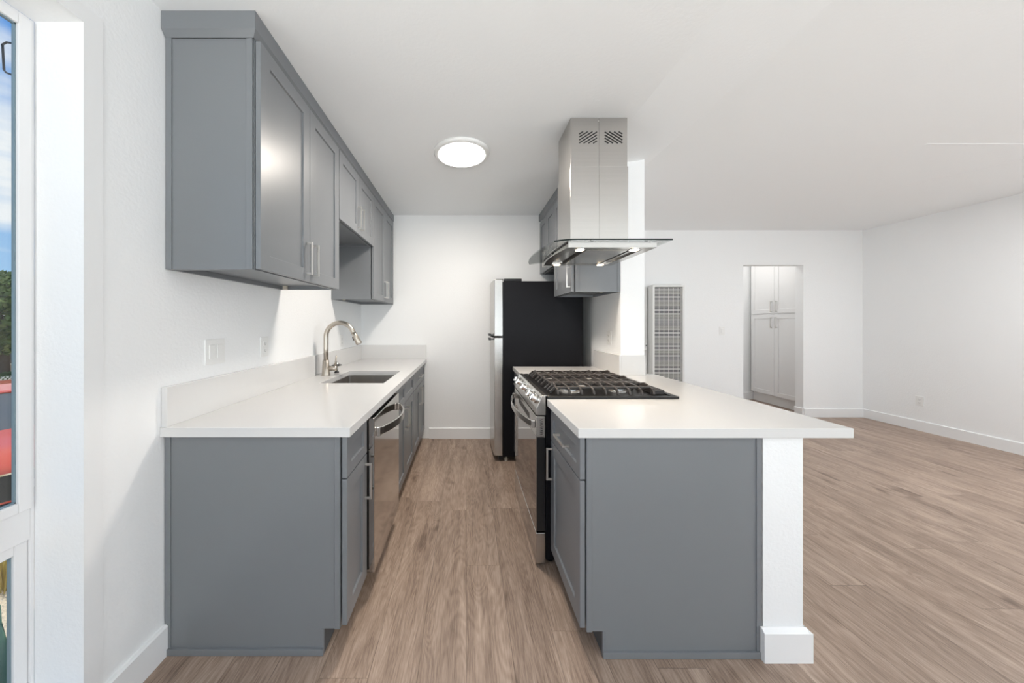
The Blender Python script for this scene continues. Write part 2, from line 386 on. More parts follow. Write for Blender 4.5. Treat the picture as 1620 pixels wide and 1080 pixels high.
w = bpy.data.objects.new('added_window_4', None); COL.objects.link(w); w.location = (XR+.06, (RW0+RW1)/2, RZ0); w['kind'] = 'structure'  # unseen window added as the opening for the right fill lamp
f = .05; a, b = XR+.03, XR+.09; e = .001; y0, y1, z0, z1 = RW0+e, RW1-e, RZ0+e, RZ1-e; ym = (y0+y1)/2
obj('window_frame', B((a, b, y0, y0+f, z0, z1), (a, b, y1-f, y1, z0, z1), (a, b, y0+f, y1-f, z1-f, z1), (a, b, y0+f, y1-f, z0, z0+f), (a, b, ym-f/2, ym+f/2, z0+f, z1-f)), 'vinyl', w, bevel=.002)
obj('pane', B((XR+.058, XR+.062, y0+f, y1-f, z0+f, z1-f)), 'pane', w)

# ------------------------------------------------------------------ cabinet parts
def shaker(name, y0, y1, z0, z1, xf, d, parent, m='grey', rail=.062, t=.020, rec=.009, origin=None):
    """door or drawer front in a plane of constant x; d=+1 faces +x, -1 faces -x"""
    bm = bmesh.new(); X = lambda q: xf - d*q
    def ring(x, i): return [bm.verts.new(p) for p in ((x, y0+i, z0+i), (x, y1-i, z0+i), (x, y1-i, z1-i), (x, y0+i, z1-i))]
    bk, fo, fi, pi_ = ring(X(t), 0), ring(X(0), 0), ring(X(0), rail), ring(X(rec), rail+.002)
    bm.faces.new(bk[::-1]); bm.faces.new(pi_)
    for a, b in ((bk, fo), (fo, fi), (fi, pi_)):
        for k in range(4): bm.faces.new((a[k], a[(k+1) % 4], b[(k+1) % 4], b[k]))
    return obj(name, bm, m, parent, bevel=.0012)
def pull(xf, d, parent, vertical, c, length, a):
    """square bar pull. vertical: bar at y=c from z=a to a+length; else at z=c from y=a"""
    s, out = .0045, .032; bm = bmesh.new()
    x0, x1 = sorted((xf + d*(out-.009), xf + d*out)); p0, p1 = sorted((xf+d*.0002, xf + d*(out-.004)))
    if vertical:
        box(bm, x0, x1, c-s, c+s, a, a+length)
        for z in (a+.0001, a+length-.0101): box(bm, p0, p1, c-s+.0002, c+s-.0002, z, z+.010)
    else:
        box(bm, x0, x1, a, a+length, c-s, c+s)
        for y in (a+.0001, a+length-.0101): box(bm, p0, p1, y, y+.010, c-s+.0002, c+s-.0002)
    return obj('handle', bm, 'pull', parent, bevel=.0008)

def upper_cabinet(label, y0, y1, z0, z1, xw, xf, d, doors, group, handles='meet', hz=.035, first=False, name='upper_cabinet', m='grey', clip=None):
    """xw wall side, xf door face. doors: list of (ya,yb)"""
    c = thing(name, label, 'cabinet', ((xw+xf)/2, (y0+y1)/2, z0), group)
    xc = xf - d*.027; a, b = sorted((xw+d*.0015, xc)); t = .018
    bm = B((a, b, y0, y0+t, z0, z1), (a, b, y1-t, y1, z0, z1), (a, b, y0+t, y1-t, z1-t, z1), (a, b, y0+t, y1-t, z0+.022, z0+.022+t))
    w0, w1 = sorted((xw+d*.0015, xw+d*.0185)); box(bm, w0, w1, y0+t, y1-t, z0, z1-t)      # back and hanging rail
    f0, f1 = sorted((xc, xc-d*t)); box(bm, f0, f1, y0+t, y1-t, z0, z0+.034)               # lower face rail
    obj('carcass', bm, m, c, bevel=.001)
    for i, (p, q) in enumerate(doors):
        o = shaker('door', p+.0015, q-.0015, z0+.003 if z0 < 1.9 or d < 0 else z0+.003, z1-.098, xf, d, c, m)
        if len(doors) == 1: y = p+.036 if handles == 'near' else q-.036
        else: y = (q-.034) if i == 0 else (p+.034)
        pull(xf, d, o, True, y, .165, z0+hz)
    if clip:
        x_, y_ = clip
        obj('shelf_clip', B((x_-.012, x_+.012, y_-.008, y_+.008, z0-.002, z0+.021), (x_-.009, x_-.004, y_-.010, y_-.008, z0+.002, z0+.008), (x_+.004, x_+.009, y_-.010, y_-.008, z0+.002, z0+.008)), 'clip', c, bevel=.001)
    return c

UX = -.812      # left upper door face
# ---- left wall cabinets
uc1 = upper_cabinet('tall grey shaker wall cabinet nearest the window, with exposed end panel', 1.276, 2.058, 1.510, HK-.002, XL, UX, 1, [(1.270, 1.672), (1.672, 2.056)], 'grey wall cabinets over the sink counter', clip=(-1.13, 2.01))
# end panel with raised edge strips
xa, xb = XL+.0015, UX-.030
bm = B((xa, xb, 1.2705, 1.2755, 1.510, HK-.07), (xa, xa+.024, 1.2665, 1.2705, 1.510, HK-.07), (xb-.024, xb, 1.2665, 1.2705, 1.510, HK-.07))
obj('end_panel', bm, 'grey', uc1, bevel=.0008)
uc2 = upper_cabinet('short grey wall cabinet above the open microwave nook', 2.060, 2.822, 1.965, HK-.002, XL, UX, 1, [(2.060, 2.441), (2.441, 2.822)], 'grey wall cabinets over the sink counter', hz=.04)
uc3 = upper_cabinet('narrow tall grey wall cabinet in the far corner past the nook', 2.824, 3.575, 1.505, HK-.002, XL, UX, 1, [(2.824, 3.215), (3.215, 3.572)], 'grey wall cabinets over the sink counter', hz=.04, clip=(-1.10, 2.90))
obj('filler', B((XL+.002, UX-.012, 3.576, YK-.001, 1.505, HK-.002)), 'grey', uc3)
# crown along the whole run
cz0, cx, cy = 2.441, -.819, 1.249
def crown_mesh(bm, near, far, wall, front, d):
    """flat crown board with a bevelled underside; wraps the near end"""
    t = .016
    a, b = sorted((front, front-d*t)); box(bm, a, b, near, far, cz0, HK-.0005)
    a, b = sorted((wall+d*.001, front-d*t)); box(bm, a, b, near, near+t, cz0, HK-.0005)
    # sloping lower return
    n0 = (wall+d*.001); k = .017
    v = [bm.verts.new(p) for p in ((n0, near, cz0), (front, near, cz0), (front-d*k, near+k, cz0-.022), (n0, near+k, cz0-.022))]
    bm.faces.new(v)
    w = [bm.verts.new(p) for p in ((front, near, cz0), (front, far, cz0), (front-d*k, far, cz0-.012), (front-d*k, near+k, cz0-.022))]
    bm.faces.new(w)
bm = bmesh.new(); crown_mesh(bm, cy, YK-.001, XL, cx, 1)
cr_ = obj('crown_moulding', bm, 'grey'); tag(cr_, 'long flat grey crown board topping the left wall cabinets at the ceiling', 'moulding')

# ---- right wall cabinets (over range side and over refrigerator)
RX = .820
rc1 = upper_cabinet('grey wall cabinet on the white partition, behind and below the range hood', 2.512, 3.018, 1.540, HK-.002, XS0, RX, -1, [(2.514, 3.016)], 'grey wall cabinets on the right', handles='near', hz=.04, clip=(1.06, 2.545))
bm = B((RX+.030, XS0-.0015, 2.507, 2.512, 1.540, HK-.07), (RX+.030, RX+.050, 2.503, 2.507, 1.540, HK-.07), (XS0-.022, XS0-.0015, 2.503, 2.507, 1.540, HK-.07))
obj('end_panel', bm, 'grey', rc1, bevel=.0008)
rc2 = upper_cabinet('grey two-door wall cabinet above the black refrigerator', 3.020, 3.605, 1.838, HK-.002, XS0, RX, -1, [(3.020, 3.312), (3.312, 3.603)], 'grey wall cabinets on the right', hz=.035)
bm = bmesh.new(); crown_mesh(bm, 2.488, YK-.001, XS0, RX-.006, -1)
cr2 = obj('crown_moulding', bm, 'grey'); tag(cr2, 'short flat grey crown board above the cabinets over the refrigerator', 'moulding')

# ---- base cabinets, left run
HC = .857       # underside of counter
BX = -.469
def base_cabinet(label, y0, y1, xw, xf, d, fronts, group, toe=True):
    c = thing('base_cabinet', label, 'cabinet', ((xw+xf)/2, (y0+y1)/2, 0), group)
    xc = xf - d*.027; a, b = sorted((xw+d*.003, xc)); t = .018
    bm = B((a, b, y0, y0+t, .10, HC), (a, b, y1-t, y1, .10, HC), (a, b, y0+t, y1-t, .10, .118))
    w0, w1 = sorted((xw+d*.003, xw+d*.015)); box(bm, w0, w1, y0+t, y1-t, .118, HC)
    f0, f1 = sorted((xc, xc-d*t)); box(bm, f0, f1, y0+t, y1-t, HC-.03, HC); box(bm, f0, f1, y0+t, y1-t, .118, .14); box(bm, f0, f1, y0+t, y1-t, .672, .702)
    obj('carcass', bm, 'grey', c, bevel=.001)
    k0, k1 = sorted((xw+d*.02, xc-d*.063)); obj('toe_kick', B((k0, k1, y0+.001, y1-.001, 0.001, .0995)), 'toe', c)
    for f in fronts:
        kind, p, q, z0, z1, hand = f
        o = shaker(kind, p+.0015, q-.0015, z0, z1, xf, d, c, rail=.062 if kind == 'door' else .045)
        if hand:
            if hand[0] == 'v': pull(xf, d, o, True, hand[1], .165, hand[2])
            else: pull(xf, d, o, False, hand[2], .150, hand[1])
    return c
ZD0, ZD1, ZR0, ZR1 = .113, .684, .690, .852
g = 'grey base cabinets under the sink counter'
b1 = base_cabinet('narrow grey base cabinet with broad end panel, before the dishwasher', 1.272, 1.521, XL, BX, 1,
                  [('drawer', 1.265, 1.521, ZR0, ZR1, None), ('door', 1.265, 1.521, ZD0, ZD1, ('v', 1.488, .487))], g)
xa, xb = XL+.003, -.4965
bm = bmesh.new()
prism(bm, [(xa, 0.001), (xb-.063, 0.001), (xb-.063, .10), (xb, .10), (xb, HC), (xa, HC)], 'y', 1.266, 1.2715)
box(bm, xa, xa+.022, 1.262, 1.266, .026, HC); box(bm, xb-.020, xb, 1.262, 1.266, .10, HC)
box(bm, xb-.073, xb-.063, 1.2635, 1.266, .026, .10)
box(bm, xa, xb-.063, 1.256, 1.266, 0.001, .026)
obj('end_panel', bm, 'grey', b1, bevel=.001)
b2 = base_cabinet('grey sink base cabinet with two false drawer fronts, past the dishwasher', 2.098, 2.864, XL, BX, 1,
                  [('drawer', 2.098, 2.481, ZR0, ZR1, None), ('drawer', 2.481, 2.864, ZR0, ZR1, None),
                   ('door', 2.098, 2.481, ZD0, ZD1, ('v', 2.447, .487)), ('door', 2.481, 2.864, ZD0, ZD1, ('v', 2.515, .487))], g)
b3 = base_cabinet('grey base cabinet with one wide drawer over two doors, at the far wall', 2.866, 3.605, XL, BX, 1,
                  [('drawer', 2.866, 3.603, ZR0, ZR1, ('h', 3.16, .771)),
                   ('door', 2.866, 3.235, ZD0, ZD1, ('v', 3.201, .487)), ('door', 3.235, 3.603, ZD0, ZD1, ('v', 3.269, .487))], g)

# ---- peninsula cabinets, right
PX = .4415
g = 'grey base cabinets beside the range'
p1 = base_cabinet('grey base cabinet with broad end panel at the front of the peninsula', 1.262, 1.695, 1.148, PX, -1,
                  [('drawer', 1.253, 1.694, ZR0, ZR1, ('h', 1.378, .771)), ('door', 1.253, 1.694, ZD0, ZD1, ('v', 1.655, .493))], g)
xa, xb = .466, 1.1455
bm = bmesh.new()
prism(bm, [(xa, .10), (xa+.063, .10), (xa+.063, .001), (xb, .001), (xb, HC), (xa, HC)], 'y', 1.254, 1.2615)
box(bm, xa, xa+.022, 1.250, 1.254, .10, HC); box(bm, xb-.020, xb, 1.250, 1.254, .026, HC)
box(bm, xa+.063, xa+.073, 1.2515, 1.254, .026, .10); box(bm, xa+.063, xb-.001, 1.245, 1.254, .001, .026)
obj('end_panel', bm, 'grey', p1, bevel=.001)
p2 = base_cabinet('grey base cabinet between the range and the refrigerator', 2.482, 2.985, XS0, PX, -1,
                  [('drawer', 2.484, 2.983, ZR0, ZR1, ('h', 2.66, .771)), ('door', 2.484, 2.983, ZD0, ZD1, ('v', 2.52, .493))], g)

# ------------------------------------------------------------------ counters
CZ0, CZ1 = .858, .895
SX0, SX1, SY0, SY1 = -.988, -.558, 2.167, 2.712
ct = thing('countertop', 'white quartz countertop with undermounted sink along the left wall', 'countertop', (-.8, 2.4, CZ0))
bm = bmesh.new()
def grid_slab(bm, xs, ys, skip, z0, z1):
    vt = {}; 
    def V(i, j, z):
        k = (i, j, z)
        if k not in vt: vt[k] = bm.verts.new((xs[i], ys[j], z))
        return vt[k]
    full = {(i, j) for i in range(len(xs)-1) for j in range(len(ys)-1)} - set(skip)
    for i, j in full:
        bm.faces.new((V(i,j,z1), V(i+1,j,z1), V(i+1,j+1,z1), V(i,j+1,z1))); bm.faces.new((V(i,j,z0), V(i,j+1,z0), V(i+1,j+1,z0), V(i+1,j,z0)))
        if (i-1, j) not in full: bm.faces.new((V(i,j,z0), V(i,j,z1), V(i,j+1,z1), V(i,j+1,z0)))
        if (i+1, j) not in full: bm.faces.new((V(i+1,j,z0), V(i+1,j+1,z0), V(i+1,j+1,z1), V(i+1,j,z1)))
        if (i, j-1) not in full: bm.faces.new((V(i,j,z0), V(i+1,j,z0), V(i+1,j,z1), V(i,j,z1)))
        if (i, j+1) not in full: bm.faces.new((V(i,j+1,z0), V(i,j+1,z1), V(i+1,j+1,z1), V(i+1,j+1,z0)))
grid_slab(bm, [XL+.001, SX0, SX1, -.450], [1.244, SY0, SY1, YK-.001], [(1, 1)], CZ0, CZ1)
obj('slab', bm, 'quartz', ct, bevel=.002)
obj('backsplash', B((XL+.001, XL+.024, 1.250, 2.476, CZ1, 1.050)), 'quartz', ct, bevel=.0015)
obj('backsplash', B((XL+.001, XL+.012, 2.4765, YK-.020, CZ1, 1.050)), 'quartz', ct, bevel=.0015)
obj('backsplash', B((XL+.001, -.452, YK-.019, YK-.001, CZ1, 1.050)), 'quartz', ct, bevel=.0015)
# peninsula counter, notched round the range, wraps past it to the refrigerator
RY0, RY1 = 1.716, 2.476
pc = thing('countertop', 'white quartz peninsula top with breakfast overhang, cut round the gas range', 'countertop', (1.0, 1.8, CZ0))
bm = bmesh.new()
grid_slab(bm, [PX-.013, 1.112, XS0-.002, XS1+.002, 1.485], [1.235, RY0, RY1, YS-.001, 2.566, 2.995], [(0, 1), (2, 3), (2, 4), (3, 4)], CZ0, CZ1)
# outer right edge runs slightly wider at the back; range gap closed behind the cooktop
obj('slab', bm, 'quartz', pc, bevel=.002)
obj('backsplash', B((XS0-.018, XS0-.001, YS-.0135, 2.995, CZ1, 1.050)), 'quartz', pc, bevel=.0015)
obj('backsplash', B((XS0-.001, XS1+.002, YS-.0135, YS-.001, CZ1, 1.050)), 'quartz', pc, bevel=.0015)

# ------------------------------------------------------------------ sink and faucet
sk = thing('sink', 'undermount stainless rectangular sink set in the white left counter', 'sink', ((SX0+SX1)/2, (SY0+SY1)/2, .66))
bm = bmesh.new(); ex = .004; zt, zb = CZ0-.001, .665
def rrect(x0, x1, y0, y1, r, z, n=4):
    out = []
    for cx_, cy_, a0 in ((x1-r, y1-r, 0), (x0+r, y1-r, 90), (x0+r, y0+r, 180), (x1-r, y0+r, 270)):
        for k in range(n+1):
            a = R(a0 + 90*k/n); out.append(bm.verts.new((cx_+r*math.cos(a), cy_+r*math.sin(a), z)))
    return out
r0 = rrect(SX0-.022, SX1+.022, SY0-.022, SY1+.022, .03, zt); r1 = rrect(SX0-ex, SX1+ex, SY0-ex, SY1+ex, .016, zt)
r2 = rrect(SX0-ex+.004, SX1+ex-.004, SY0-ex+.004, SY1+ex-.004, .016, zb+.02); r3 = rrect(SX0+.02, SX1-.02, SY0+.02, SY1-.02, .016, zb)
for a, b in ((r0, r1), (r1, r2), (r2, r3)):
    for k in range(len(a)): bm.faces.new((a[k], a[(k+1) % len(a)], b[(k+1) % len(a)], b[k]))
bm.faces.new(r3)
o = obj('basin', bm, 'steel_sink', sk); s_ = o.modifiers.new('s', 'SOLIDIFY'); s_.thickness = .0012; s_.offset = 1
bm = bmesh.new(); lathe(bm, [(.001, .004), (.030, .004), (.042, .0055), (.045, .001)], ((SX0+SX1)/2, (SY0+SY1)/2, zb+.0005))
obj('drain', bm, 'chrome', sk, smooth=True)

FX, FY = -1.085, 2.49
fc = thing('faucet', 'brushed nickel gooseneck pull-down faucet behind the sink', 'faucet', (FX, FY, CZ1))
bm = bmesh.new(); lathe(bm, [(.033, 0), (.033, .004), (.030, .012), (.023, .115), (.0185, .118)], (FX, FY, CZ1), n=28)
obj('base', bm, 'nickel', fc, smooth=True)
bm = bmesh.new(); r_ = .108; zc = 1.192; pts = [(FX, FY, CZ1+.110), (FX, FY, 1.10), (FX, FY, zc)]
for k in range(1, 19):
    a = R(180 - k*157/18); pts.append((FX+r_+r_*math.cos(a), FY, zc+r_*math.sin(a)))
lx, ly, lz = pts[-1]; dx, dz = pts[-1][0]-pts[-2][0], pts[-1][2]-pts[-2][2]; q = math.hypot(dx, dz); dx /= q; dz /= q
pts.append((lx+dx*.02, FY, lz+dz*.02)); tube(bm, pts, .0175, 18); obj('spout', bm, 'nickel', fc, smooth=True)
hx, hz_ = lx+dx*.02, lz+dz*.02
bm = bmesh.new(); tube(bm, [(hx, FY, hz_), (hx+dx*.006, FY, hz_+dz*.006), (hx+dx*.03, FY, hz_+dz*.03), (hx+dx*.085, FY, hz_+dz*.085), (hx+dx*.09, FY, hz_+dz*.09)], [.0175, .019, .020, .024, .021], 18)
sh_ = obj('spray_head', bm, 'nickel', fc, smooth=True)
bm = bmesh.new(); tube(bm, [(hx+dx*.022-.019, FY-.004, hz_+dz*.022-.006), (hx+dx*.05-.0205, FY-.004, hz_+dz*.05-.006)], .006, 10)
obj('spray_button', bm, 'iron', sh_, smooth=True)
bm = bmesh.new(); tube(bm, [(FX+.006, FY, .949), (FX+.060, FY, .949), (FX+.085, FY, .949)], [.018, .018, .018], 18)
tube(bm, [(FX+.0745, FY, .960), (FX+.0765, FY-.001, 1.005), (FX+.081, FY-.002, 1.050)], [.010, .0075, .0055], 12)
obj('lever', bm, 'nickel', fc, smooth=True)
# black-rimmed sink stopper cap standing behind the faucet
bm = bmesh.new(); q = (-1.055, 2.62, CZ1)
lathe(bm, [(.018, 0), (.018, .010), (.011, .014), (.010, .052), (.040, .060), (.040, .064), (.012, .060)], q, n=28, mi=0)
lathe(bm, [(.020, .0645), (.024, .068), (.022, .082), (.010, .084)], q, n=24, mi=1)
sp_ = obj('sink_stopper', bm, ['black', 'chrome'], smooth=True); tag(sp_, 'small black sink stopper with steel knob, behind the faucet', 'sink stopper')

# ------------------------------------------------------------------ dishwasher
dw = thing('dishwasher', 'stainless dishwasher with bowed handle in the left run', 'dishwasher', (-.8, 1.81, 0))
DY0, DY1, DXF = 1.535, 2.088, -.438
obj('tub', B((-1.10, -.500, DY0+.002, DY1-.002, .10, .846)), 'black_side', dw)
bm = B((-.498, DXF, DY0, DY1, .109, .846)); obj('door', bm, 'steel_mirror', dw, bevel=.003)
obj('toe_kick', B((-1.05, -.56, DY0+.01, DY1-.01, .001, .0995)), 'black', dw)
def bow_handle(parent, xf, d, y0, y1, z, out, w, h, m='steel'):
    bm = bmesh.new(); pts = []
    for k in range(21):
        s = k/20; pts.append((xf + d*(.012 + out*math.sin(math.pi*s)**.8), y0+(y1-y0)*s, z + .0*s))
    strap(bm, pts, w, h)
    for y in (y0, y1): box(bm, *sorted((xf+d*.0003, xf+d*.020)), y-.014, y+.014, z-h/2-.003, z+h/2+.003)
    return obj('handle', bm, m, parent, bevel=.003)
bow_handle(dw, DXF, 1, 1.575, 2.048, .772, .062, .012, .038, 'steel')

# ------------------------------------------------------------------ gas range
rg = thing('gas_range', 'stainless slide-in gas range with black cast-iron grates in the peninsula', 'range', (.75, 2.09, 0))
GY0, GY1 = 1.722, 2.470; GX = .371
obj('body', B((.425, 1.10, GY0+.004, GY1-.004, .03, .845)), 'black_side', rg, bevel=.002)
bm = bmesh.new()
for x in (.46, 1.06):
    for y in (GY0+.05, GY1-.05):
        bm = bmesh.new(); lathe(bm, [(.016, 0.0005), (.016, .006), (.008, .008), (.008, .031)], (x, y, 0), n=12)
        obj('leveling_foot', bm, 'black', rg)
# oven door
bm = bmesh.new(); box(bm, GX+.001, .421, GY0+.002, GY1-.002, .185, .690)
od = obj('oven_door', bm, 'oven_glass', rg, bevel=.002)
bm = B((GX, .4205, GY0, GY1, .691, .800)); obj('door_band', bm, 'steel', od, bevel=.002)
bm = B((GX+.006, .4195, GY0+.0005, GY0+.0018, .188, .688)); obj('door_side', bm, 'black', od)
bm = bmesh.new()
for k in range(9):
    z = .702+k*.0095
    v = [(.392, z), (.407, z+.004), (.407, z+.0075), (.392, z+.0035)]
    prism(bm, v, 'y', GY0-.0006, GY0+.0004)
obj('side_vent_slots', bm, 'dark', od)
bm = bmesh.new()
for k in range(26):
    y = 1.90+k*.015
    v = [(y, .735), (y+.006, .735), (y+.010, .770), (y+.004, .770)]
    prism(bm, v, 'x', GX-.0006, GX+.0004)
obj('front_vent_slots', bm, 'dark', od)
bow_handle(od, GX, -1, 1.755, 2.437, .752, .055, .010, .034, 'steel')
# drawer
dr = obj('drawer', B((GX, .421, GY0, GY1, .014, .178)), 'steel_mirror', rg, bevel=.003)
obj('drawer_end_cap', B((GX+.003, .419, GY0-.0015, GY0-.0003, .018, .174)), 'steel', dr)
# control panel with sloping face
bm = bmesh.new(); prism(bm, [(.374, .806), (.424, .806), (.424, .908), (.405, .912), (.374, .842)], 'y', GY0, GY1)
cp = obj('control_panel', bm, 'steel', rg, bevel=.002)
nrm = Vector((-.070, 0, .031)).normalized()
for y in (1.80, 1.895, 2.095, 2.285, 2.375):
    c0 = Vector((.389, y, .876)) + nrm*.0015; bm = bmesh.new()
    tube(bm, [c0, c0+nrm*.006, c0+nrm*.0061, c0+nrm*.026, c0+nrm*.030], [.025, .025, .0195, .0185, .0155], 24)
    kn_ = obj('knob', bm, 'chrome', cp)
    bm = bmesh.new(); s1 = nrm.cross(Vector((0, 1, 0))).normalized()
    strap(bm, [c0+nrm*.034-s1*.016, c0+nrm*.034+s1*.016], .007, .012, up=nrm); obj('grip', bm, 'chrome', kn_, bevel=.001)
# cooktop
bm = bmesh.new(); zt = .896
box(bm, .430, 1.130, GY0-.012, GY1+.012, zt, .903)
for a in ((.430, 1.130, GY0-.012, GY0+.010), (.430, 1.130, GY1-.010, GY1+.012), (.430, .452, GY0+.010, GY1-.010), (1.100, 1.130, GY0+.010, GY1-.010)):
    box(bm, *a, .903, .909)
ck = obj('cooktop', bm, 'black', rg, bevel=.0025)
obj('front_trim', B((.407, .4295, GY0, GY1, .9085, .9125)), 'steel', rg, bevel=.001)
# rear vent rail
bm = B((1.035, 1.095, GY0+.06, GY1-.045, .9035, .928)); vr = obj('vent_rail', bm, 'iron', ck, bevel=.003)
bm = bmesh.new()
for k in range(26): y = GY0+.08+k*.0235; box(bm, 1.045, 1.085, y, y+.010, .9275, .9288)
obj('vent_slots', bm, 'dark', vr)
for (x, y, r) in ((.60, 1.88, .042), (.88, 1.88, .034), (.74, 2.09, .048), (.60, 2.31, .034), (.88, 2.31, .042)):
    bm = bmesh.new(); lathe(bm, [(r*1.45, 0), (r*1.4, .004), (r*1.05, .007), (r, .016), (r*.7, .017)], (x, y, .9032), n=28)
    bb = obj('burner', bm, 'burner', ck, smooth=False)
    bm = bmesh.new(); lathe(bm, [(r*.98, .0175), (r, .020), (r*.95, .025), (.001, .026)], (x, y, .9032), n=28)
    obj('burner_cap', bm, 'iron', bb)
xs = [.500+.0655*k for k in range(9)]; zg = .941
secs = ((GY0+.030, 1.958), (1.964, 2.228), (2.234, GY1-.020))
for si, (ya, yb) in enumerate(secs):
    bm = bmesh.new()
    for x in xs:
        p = []
        if si == 0: p += [(x, ya+.008, .907), (x, ya+.020, .930), (x, ya+.070, zg)]
        else: p += [(x, ya, zg)]
        if si == 2: p += [(x, yb-.070, zg), (x, yb-.020, .930), (x, yb-.008, .907)]
        else: p += [(x, yb, zg)]
        up = (0, 0, 1)
        for a, b in zip(p, p[1:]): strap(bm, [a, b], .011, .013, up=up if abs(a[2]-b[2]) < .02 else (0, 1, 0))
        if (xs.index(x) % 2 == 0):
            ym = (ya+yb)/2; 
            strap(bm, [(x, ym-.03, zg+.004), (x, ym, zg+.011), (x, ym+.03, zg+.004)], .010, .012)
    for y in ((ya+yb)/2-.055, (ya+yb)/2+.055): strap(bm, [(xs[0], y, zg-.002), (xs[-1], y, zg-.002)], .011, .012)
    if si != 0: strap(bm, [(xs[0], ya+.006, zg-.002), (xs[-1], ya+.006, zg-.002)], .012, .013)
    if si != 2: strap(bm, [(xs[0], yb-.006, zg-.002), (xs[-1], yb-.006, zg-.002)], .012, .013)
    for x in (xs[0], xs[-1], xs[4]):
        for y in (ya+.03, yb-.03):
            if x == xs[4]: continue
            box(bm, x-.006, x+.006, y-.006, y+.006, .9035, zg-.004)
    # front (kitchen side) slanted fins
    for y in (ya+.05, (ya+yb)/2, yb-.05):
        strap(bm, [(xs[0]-.035, y, .912), (xs[0]-.004, y, zg-.001)], .010, .014, up=(0, 0, 1))
    obj('grate', bm, 'iron', ck, bevel=.002)

# ------------------------------------------------------------------ range hood
hd = thing('range_hood', 'stainless island range hood with curved glass canopy hung over the range', 'range hood', (.78, 2.03, HK))
zg0, zg1 = 1.7480, 1.7560
# glass canopy: flat sheet, bowed and down-curved front
bm = bmesh.new(); NY, NX = 24, 20; Y0, Y1 = 1.745, 2.425; grid = {}
xr = 1.118
for j in range(NY+1):
    t_ = j/NY; y = Y0+(Y1-Y0)*t_
    xl = (.475) - .055*math.sin(math.pi*t_)**.9
    for i in range(NX+1):
        s = i/NX; x = xl+(xr-xl)*s; drop = 0.0
        dd = max(0, .60 - x); drop = 0.7*dd*dd if dd > 0 else 0
        for lv, z in ((0, zg0), (1, zg1)): grid[i, j, lv] = bm.verts.new((x, y, z-drop))
for j in range(NY):
    for i in range(NX):
        bm.faces.new((grid[i,j,1], grid[i+1,j,1], grid[i+1,j+1,1], grid[i,j+1,1])); bm.faces.new((grid[i,j,0], grid[i,j+1,0], grid[i+1,j+1,0], grid[i+1,j,0]))
for i in range(NX):
    bm.faces.new((grid[i,0,0], grid[i+1,0,0], grid[i+1,0,1], grid[i,0,1])).material_index = 1
    bm.faces.new((grid[i,NY,0], grid[i,NY,1], grid[i+1,NY,1], grid[i+1,NY,0]))
for j in range(NY):
    bm.faces.new((grid[0,j,0], grid[0,j,1], grid[0,j+1,1], grid[0,j+1,0])).material_index = 0
    bm.faces.new((grid[NX,j,0], grid[NX,j+1,0], grid[NX,j+1,1], grid[NX,j,1]))
cn = obj('glass_canopy', bm, ['canopy', 'glass_edge'], hd)
for x, y in ((.70, 1.80), (1.005, 1.80), (.70, 2.36), (1.005, 2.36)):
    bm = bmesh.new(); lathe(bm, [(.010, 0), (.010, .004), (.007, .006)], (x, y, zg1+.0003), n=14)
    obj('mounting_bolt', bm, 'steel', cn)
# steel body under the glass
HB0, HB1 = 1.7135, 1.7475; BY0, BY1 = 1.770, 2.335; bxr = 1.045
def bow(y): t_ = (y-BY0)/(BY1-BY0); return .560-.028*math.sin(math.pi*t_)
bm = bmesh.new(); N = 16
ys = [BY0+(BY1-BY0)*k/N for k in range(N+1)]
poly = [(bow(y), y) for y in ys] + [(bxr, BY1), (bxr, BY0)]
top = [bm.verts.new((x, y, HB1)) for x, y in poly]; mid = [bm.verts.new((x, y, HB0)) for x, y in poly]
bm.faces.new(top)
for k in range(len(poly)):
    j = (k+1) % len(poly); bm.faces.new((top[k], top[j], mid[j], mid[k]))
# underside rim then recess
ins = .050
ip = [(x+ins if i <= N else x-ins, min(max(y, BY0+ins), BY1-ins)) for i, (x, y) in enumerate(poly)]
inn = [bm.verts.new((x, y, HB0)) for x, y in ip]
rc = [bm.verts.new((x, y, HB0+.010)) for x, y in ip]
for k in range(len(poly)):
    j = (k+1) % len(poly); bm.faces.new((mid[k], mid[j], inn[j], inn[k])); bm.faces.new((inn[k], inn[j], rc[j], rc[k]))
bm.faces.new(rc)
bmesh.ops.remove_doubles(bm, verts=bm.verts, dist=1e-5)
bd = obj('body', bm, 'steel', hd)
bm = bmesh.new(); strap(bm, [(bow(y)-.006, y, HB1-.003-.012*math.sin(math.pi*(y-BY0)/(BY1-BY0))) for y in ys], .006, .006); obj('gasket', bm, 'black', bd)
obj('control_strip', B((.528, .5325, 1.99, 2.11, HB0+.009, HB1-.008)), 'black', bd)
bm = bmesh.new()
for k in range(5): box(bm, .5262, .5282, 2.0+k*.022, 2.012+k*.022, HB0+.013, HB1-.012)
obj('buttons', bm, 'steel', bd)
